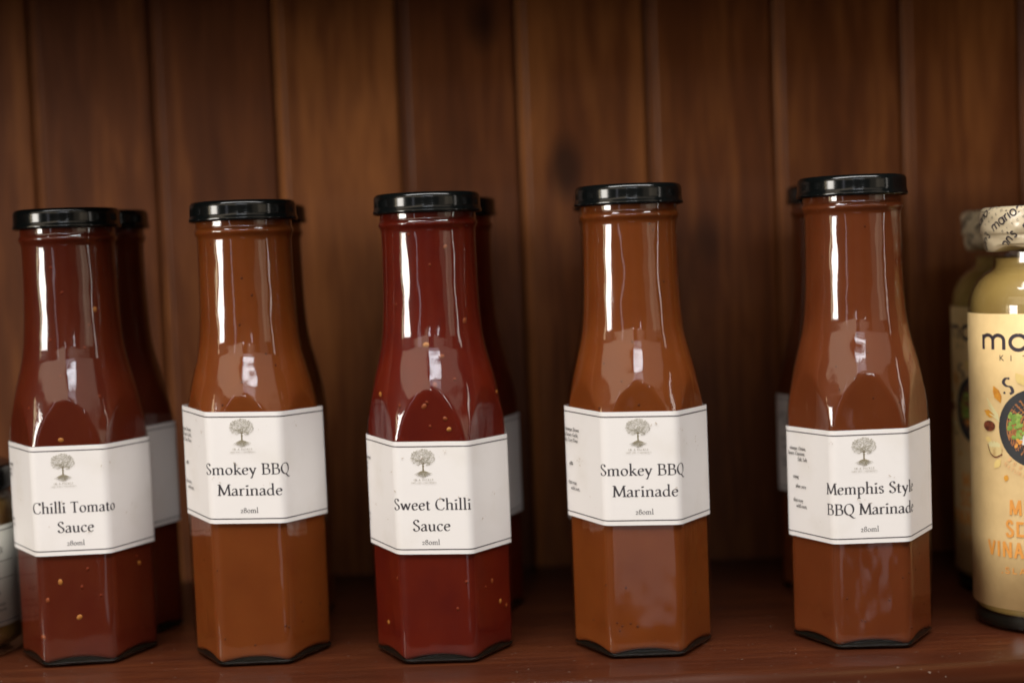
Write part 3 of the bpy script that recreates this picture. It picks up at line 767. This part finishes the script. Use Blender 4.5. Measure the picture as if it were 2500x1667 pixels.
def geo_word(ink, txt, x, y, xh, wrap, mi, wt=.2, rot=0, kx=1.0):
    """geometric rounded sans of one weight: m a r i o n s ', x-height xh"""
    def T(p): 
        a, b = p[0] * xh * kx, p[1] * xh
        return (x + a * cos(rot) - b * sin(rot), y + a * sin(rot) + b * cos(rot))
    cur = 0
    for ch in txt:
        if ch == 'm': S = [[(0.1, 1), (.1, 0)], O(.42, .62, .32, .36, 180, 0, 10) + [(.74, 0)], O(1.06, .62, .32, .36, 180, 0, 10) + [(1.38, 0)]]; adv = 1.62
        elif ch == 'a' : S = [O(.52, .5, .42, .5), [(.98, 1.02), (.98, 0)]]; adv = 1.22
        elif ch == 'r': S = [[(.1, 1), (.1, 0)], O(.48, .55, .38, .42, 180, 80, 8)]; adv = .68
        elif ch == 'i': S = [[(.1, 1), (.1, 0)], [(.1, 1.3), (.1, 1.48)]]; adv = .36
        elif ch == 'o': S = [O(.52, .5, .44, .5)]; adv = 1.2
        elif ch == 'n': S = [[(.1, 1), (.1, 0)], O(.46, .6, .36, .38, 180, 0, 10) + [(.82, 0)]]; adv = 1.06
        elif ch == "'": S = [[(.1, 1.5), (.08, 1.15)]]; adv = .28
        elif ch == 's': S = [crm([(.6, .8), (.45, .98), (.2, .95), (.12, .72), (.35, .54), (.58, .38), (.55, .08), (.3, 0), (.08, .15)])]; adv = .82
        for st in S:
            ink.ribbon([T((p[0] + cur, p[1])) for p in st], lambda dx, dy, t: wt * xh, wrap, mi)
        cur += adv
    return cur * xh
def make_dressing(label, loc, rz, seed):
    root = thing('dressing_bottle', label, 'dressing bottle', loc, rz, 'round cream labelled dressing bottles')
    outer = [(24.5, 0), (26.6, .4), (27.8, 1.6), (28.3, 3.5), (28.3, 134), (28.2, 138), (27.6, 141.5), (26.3, 145), (24.3, 148.3), (21.6, 150.9), (19.2, 152.4), (17.8, 153.7), (17.3, 155.2), (17.3, 161), (18.4, 162), (18.4, 163.5), (17.2, 165)]
    sm = []
    for a, b in zip(outer, outer[1:]):
        n_ = 6 if b[1] > 130 else 2
        for i in range(n_): sm.append((a[0] + (b[0] - a[0]) * i / n_, a[1] + (b[1] - a[1]) * i / n_))
    sm.append(outer[-1])
    lathe('glass_shell', sm, M['glass_round'], root)
    lathe('dressing', [(24.5, 6.2), (26.2, 7.0), (27.1, 8.5), (27.4, 11), (27.4, 134), (27.2, 138), (26.6, 141.3), (25.3, 144.6), (23.3, 147.7), (20.6, 150.2), (18.0, 151.8), (16.6, 153.3), (16.3, 155), (16.3, 157.5)], M['dressing'], root)
    lathe('glass_base', [(24, .4), (26.2, .8), (27.3, 2.0), (27.7, 3.6), (27.2, 6), (25, 6.0)], M['base'], root)
    rnd = random.Random(seed)
    # film wrapped cap
    def rf(r, z, th):
        k = .25 * sin(7 * th + z) + .18 * sin(13 * th - .7 * z + 1)
        if z < 166: k += .35 * sin(5 * th + 2)
        zz_ = z + (1.1 * sin(3 * th + 1.0) + .5 * sin(8 * th) if z < 163 else 0)
        return r + k * .55, zz_
    cap_prof = [(18.5, 161.2), (20.2, 161.5), (21.2, 163.2), (21.7, 166), (21.9, 167.4), (22.6, 168.3), (22.9, 169.5), (22.9, 176.3), (22.5, 178), (21.3, 179.1), (19, 179.4)]
    cp = []
    for a, b in zip(cap_prof, cap_prof[1:]):
        for i in range(4): cp.append((a[0] + (b[0] - a[0]) * i / 4, a[1] + (b[1] - a[1]) * i / 4))
    cp.append(cap_prof[-1])
    cap = lathe('cap', cp, M['film'], root, 144, rf)
    def wrapcap(u, z, off=0):
        th = -pi / 2 + u / 22.9
        R = 22.9
        for a, b in zip(cap_prof, cap_prof[1:]):
            if a[1] <= z <= b[1]:
                t = (z - a[1]) / max(.001, b[1] - a[1]); R = a[0] + (b[0] - a[0]) * t
        if z > 179.4: R = 19 - (z - 179.4) ; z = 179.45
        r, z2 = rf(R, z, th); r += off + .15
        return (r * cos(th), r * sin(th), z2 + (0.1 if z > 179 else 0))
    ik = Ink()
    for k in range(8):
        u0 = -62 + 14.6 * k
        geo_word(ik, "marion's", u0, 168.9, 2.75, wrapcap, 0, .23, radians(33))
        for q, ch in enumerate('KITCHEN'):
            put_sans(ik, ch, u0 + 4.4 + q * 2.3, 168.4 + q * 1.45, 1.0, None, wrapcap, 0, .0, 'l', radians(33))
        geo_word(ik, "on's", u0 + 4.5, 161.6, 2.6, wrapcap, 0, .24, radians(42))
    ik.object('cap_print', [M['grey_ink']], cap)
    # label
    R = 28.55; Wc = wrap_cyl(R)
    us = [-74 + 148 * i / 160 for i in range(161)]; n = len(us); wv, wf_ = [], []
    z0, z1 = 9.8, 134.6
    for (z, o_) in ((z0, -.15), (z0, 0), (z0 + 30, 0), (z0 + 60, 0), (z0 + 90, 0), (z1, 0), (z1, -.15)):
        for u in us: wv.append(Wc(u, z, o_))
    for j in range(6):
        for i in range(n - 1):
            a = j * n + i; wf_.append((a, a + 1, a + 1 + n, a + n))
    lab = mesh_obj('label', wv, wf_, M['cream_label'], root)
    ik = Ink(.0015)
    C = -0.0     # label centre
    geo_word(ik, "marion's", C - 25.0, 119.6, 6.2, Wc, 0, .25, 0, 1.32)
    for q, ch in enumerate('KITCHEN'): put_sans(ik, ch, C - 15.7 + 4.9 * q, 115.0, 2.4, None, Wc, 1, 0, 'l')
    bx, bz, br_ = C, 87.0, 16.7
    # the round brush mark at the bowl's upper left
    ik.ribbon(crm([(bx - 11.6, bz + 20.6), (bx - 13.2, bz + 20.6), (bx - 14.2, bz + 19.0), (bx - 13.0, bz + 17.6), (bx - 11.0, bz + 17.1), (bx - 10.2, bz + 15.2), (bx - 11.4, bz + 14.2)]), lambda dx, dy, t: .55 + .9 * abs(dy), Wc, 0)
    ik.disc(bx - 11.9, bz + 20.7, .5, .5, Wc, 0); ik.disc(bx - 13.8, bz + 14.6, .55, .55, Wc, 0)
    # bowl picture
    ik.disc(bx, bz, br_, br_, Wc, 2, n=48)
    ik.disc(bx + .6, bz + .2, br_ * .83, br_ * .83, Wc, 3, n=32, wob=.04, rnd=rnd)
    for _ in range(26):
        a = rnd.uniform(0, 2 * pi); r = rnd.uniform(0, 8)
        ik.disc(bx + 3 + r * cos(a), bz + 4 + r * .7 * sin(a), rnd.uniform(.8, 2), rnd.uniform(.6, 1.3), Wc, rnd.choice([3, 3, 6, 7]), rnd.uniform(0, 3), 7, .2, rnd)
    for _ in range(46):
        a = rnd.uniform(pi * 1.15, pi * 1.75); r = rnd.uniform(4, 12.5)
        ik.disc(bx + r * cos(a) + 2.0, bz + r * sin(a) + 1, rnd.uniform(1.0, 1.9), rnd.uniform(.8, 1.2), Wc, 5, rnd.uniform(0, 3), 7, .2, rnd)
    for _ in range(34):
        z_ = rnd.uniform(-4.2, 7.0); x_ = -12.2 + rnd.uniform(0, 5.5) + (1.3 if z_ < -2 else 0)
        ik.disc(bx + x_, bz + z_, rnd.uniform(.75, 1.05), rnd.uniform(.7, 1.0), Wc, 4, rnd.uniform(0, 3), 8)
    for _ in range(4): ik.disc(bx - 8.5 + rnd.uniform(-1, 1.5), bz - 6.0 + rnd.uniform(-1.5, 1), 1.2, .7, Wc, 8, rnd.uniform(0, 3), 6)
    # scattered petals, nut, ginger round the bowl
    def petal(x, z, l, w_, a, mi):
        pts = [(-l / 2, 0), (-l * .15, w_ / 2), (l * .2, w_ / 2), (l / 2, 0), (l * .1, -w_ / 2), (-l * .2, -w_ * .4)]
        ik.poly([(x + p[0] * cos(a) - p[1] * sin(a), z + p[0] * sin(a) + p[1] * cos(a)) for p in pts], Wc, mi)
    petal(bx - 17.3, bz + 13.8, 8.0, 3.4, radians(-64), 6); petal(bx - 21.4, bz + 5.4, 6.4, 3.0, radians(-22), 6)
    petal(bx - 7.0, bz + 20.4, 6.5, 3.4, radians(-55), 7); petal(bx - 22.2, bz - 5.6, 3.8, 2.2, radians(-20), 7)
    petal(bx - 17.6, bz - 15.6, 5.2, 2.8, radians(50), 7); petal(bx - 13.6, bz - 21.3, 3.0, 2.2, radians(70), 6)
    petal(bx + 16.4, bz + 11.0, 8.0, 3.4, radians(244), 6); petal(bx + 20.0, bz + 2.6, 6.4, 3.0, radians(200), 6)
    petal(bx - 2.6, bz - 19.5, 6.0, 3.4, radians(75), 6); petal(bx + 8.6, bz - 17.5, 5.0, 2.8, radians(20), 7)
    for k_ in range(4):
        ik.ribbon(crm([(bx - 22.6 + .4 * k_, bz + 12.0 - 2.2 * k_), (bx - 19.6 + .5 * k_, bz + 8.2 - 1.4 * k_), (bx - 16.8 + .2 * k_, bz + 5.0 - .9 * k_)]), lambda dx, dy, t: .75 * sin(pi * (.15 + .7 * t)), Wc, 9)
    ik.disc(bx - 21.6, bz + .2, 3.2, 2.3, Wc, 10, radians(-35), 14, .06, rnd)
    ik.ribbon([(bx - 23.8, bz + 1.4), (bx - 21.8, bz + .7), (bx - 19.4, bz - 1.0)], lambda dx, dy, t: .25, Wc, 2)
    ik.disc(bx - 19.0, bz - 9.4, 3.9, 3.4, Wc, 11, radians(10), 14, .08, rnd); ik.disc(bx - 19.2, bz - 7.7, 3.2, 1.6, Wc, 9, 0, 12, .08, rnd)
    ik.ribbon(crm([(bx - 22.5, bz - 7.6), (bx - 21.2, bz - 11.2), (bx - 18.6, bz - 12.8), (bx - 15.2, bz - 11.4)]), lambda dx, dy, t: .5, Wc, 10)
    # curved small words under the bowl's left
    for word, rr, mi in (('100%', 18.8, 12), ('NATURAL', 21.4, 12)):
        for q, ch in enumerate(word):
            a = radians(228 + q * (26 / len(word) * 1.35))
            put_sans(ik, ch, bx + rr * cos(a), bz + rr * sin(a), 1.7, 1.25, Wc, mi, .01, 'c', a + pi / 2)
    # product name and strap line
    text(ik, 'MISO + ', C, 50.3, 6.5, 25.0, Wc, 8, sp=.10, plain=.17)
    text(ik, 'SESAME', C, 41.2, 6.5, 28.6, Wc, 8, sp=.10, plain=.17)
    text(ik, 'VINAIGRETTE', C, 32.2, 6.5, 47.2, Wc, 8, sp=.10, plain=.17)
    text(ik, ',SLAW BOWL', C, 25.4, 2.4, 33.4, Wc, 8, sp=.16, plain=.15)
    ik.object('label_print', [M['grey_ink'], M['bowl'], M['bowl'], M['chicken'], M['edamame'], M['rice'], M['leaf_orange'], M['leaf_yellow'], M['orange_ink'], M['sprout'], M['nut'], M['ginger'], M['pale_orange_ink']], lab)
    return root
make_dressing('round bottle of tan dressing with cream label, front one at the right', (232.3, 637.5, .2), radians(-20), 4)
make_dressing('shaded round dressing bottle with cream label, standing behind the nearer one', (244.6, 701.5, .2), radians(-51), 9)

# ------------------------------------------------------------------ round relish jar cut by the left edge
jar = thing('relish_jar', 'low round jar with dark lid and ruled label coloured as in shade, left of the Chilli Tomato bottle', 'jar', (-253.5, 664, .2), 0)
lathe('glass_shell', [(31, 0), (33.5, .5), (35, 2.5), (35.3, 5), (35.3, 58), (35.3, 63), (34.6, 67), (33, 70), (31.5, 72), (31.5, 75)], M['glass_round'], jar)
lathe('relish', [(31, 4), (33.5, 5), (34.4, 8), (34.4, 62.5), (33.6, 66.4), (32, 69.2), (30.5, 71)], M['relish'], jar)
lathe('lid', [(30.6, 72.6), (33.6, 72.6), (34.3, 73.2), (34.2, 75), (34.0, 81), (33.2, 82.8), (31.5, 83.4), (0.5, 83.0)], M['lid'], jar)
Wj = wrap_cyl(35.6)
us = [-95 + 190 * i / 140 for i in range(141)]; n = len(us); wv, wf_ = [], []
JZ0, JZ1 = 13.5, 57.6
for (z, o_) in ((JZ0, -.15), (JZ0, 0), (40, 0), (JZ1, 0), (JZ1, -.15)):
    for u in us: wv.append(Wj(u, z, o_))
for j in range(4):
    for i in range(n - 1):
        a = j * n + i; wf_.append((a, a + 1, a + 1 + n, a + n))
jl = mesh_obj('label', wv, wf_, M['shaded_paper'], jar)
ik = Ink()
for z in (JZ0 + 2, JZ1 - 2): ik.ribbon([(u, z) for u in us if abs(u) < 94], lambda dx, dy, t: .42, Wj, 0)
for (tx, u, z, c_) in (('BASIL', 36, 50.0, 2.6), ('PEPPER', 37.0, 45.6, 2.6), ('Relish', 36.0, 27.5, 2.2), ('net weight', 38, 22.6, 1.6), ('fresh made', 38, 20.2, 1.6)):
    text(ik, tx, u, z, c_, None, Wj, 1, stem=.16, thin=.07)
for z in (42.0, 34.5): ik.ribbon([(u, z) for u in us if 26 < u < 50], lambda dx, dy, t: .3, Wj, 1)
ik.object('label_print', [M['ink'], M['ink_soft']], jl)
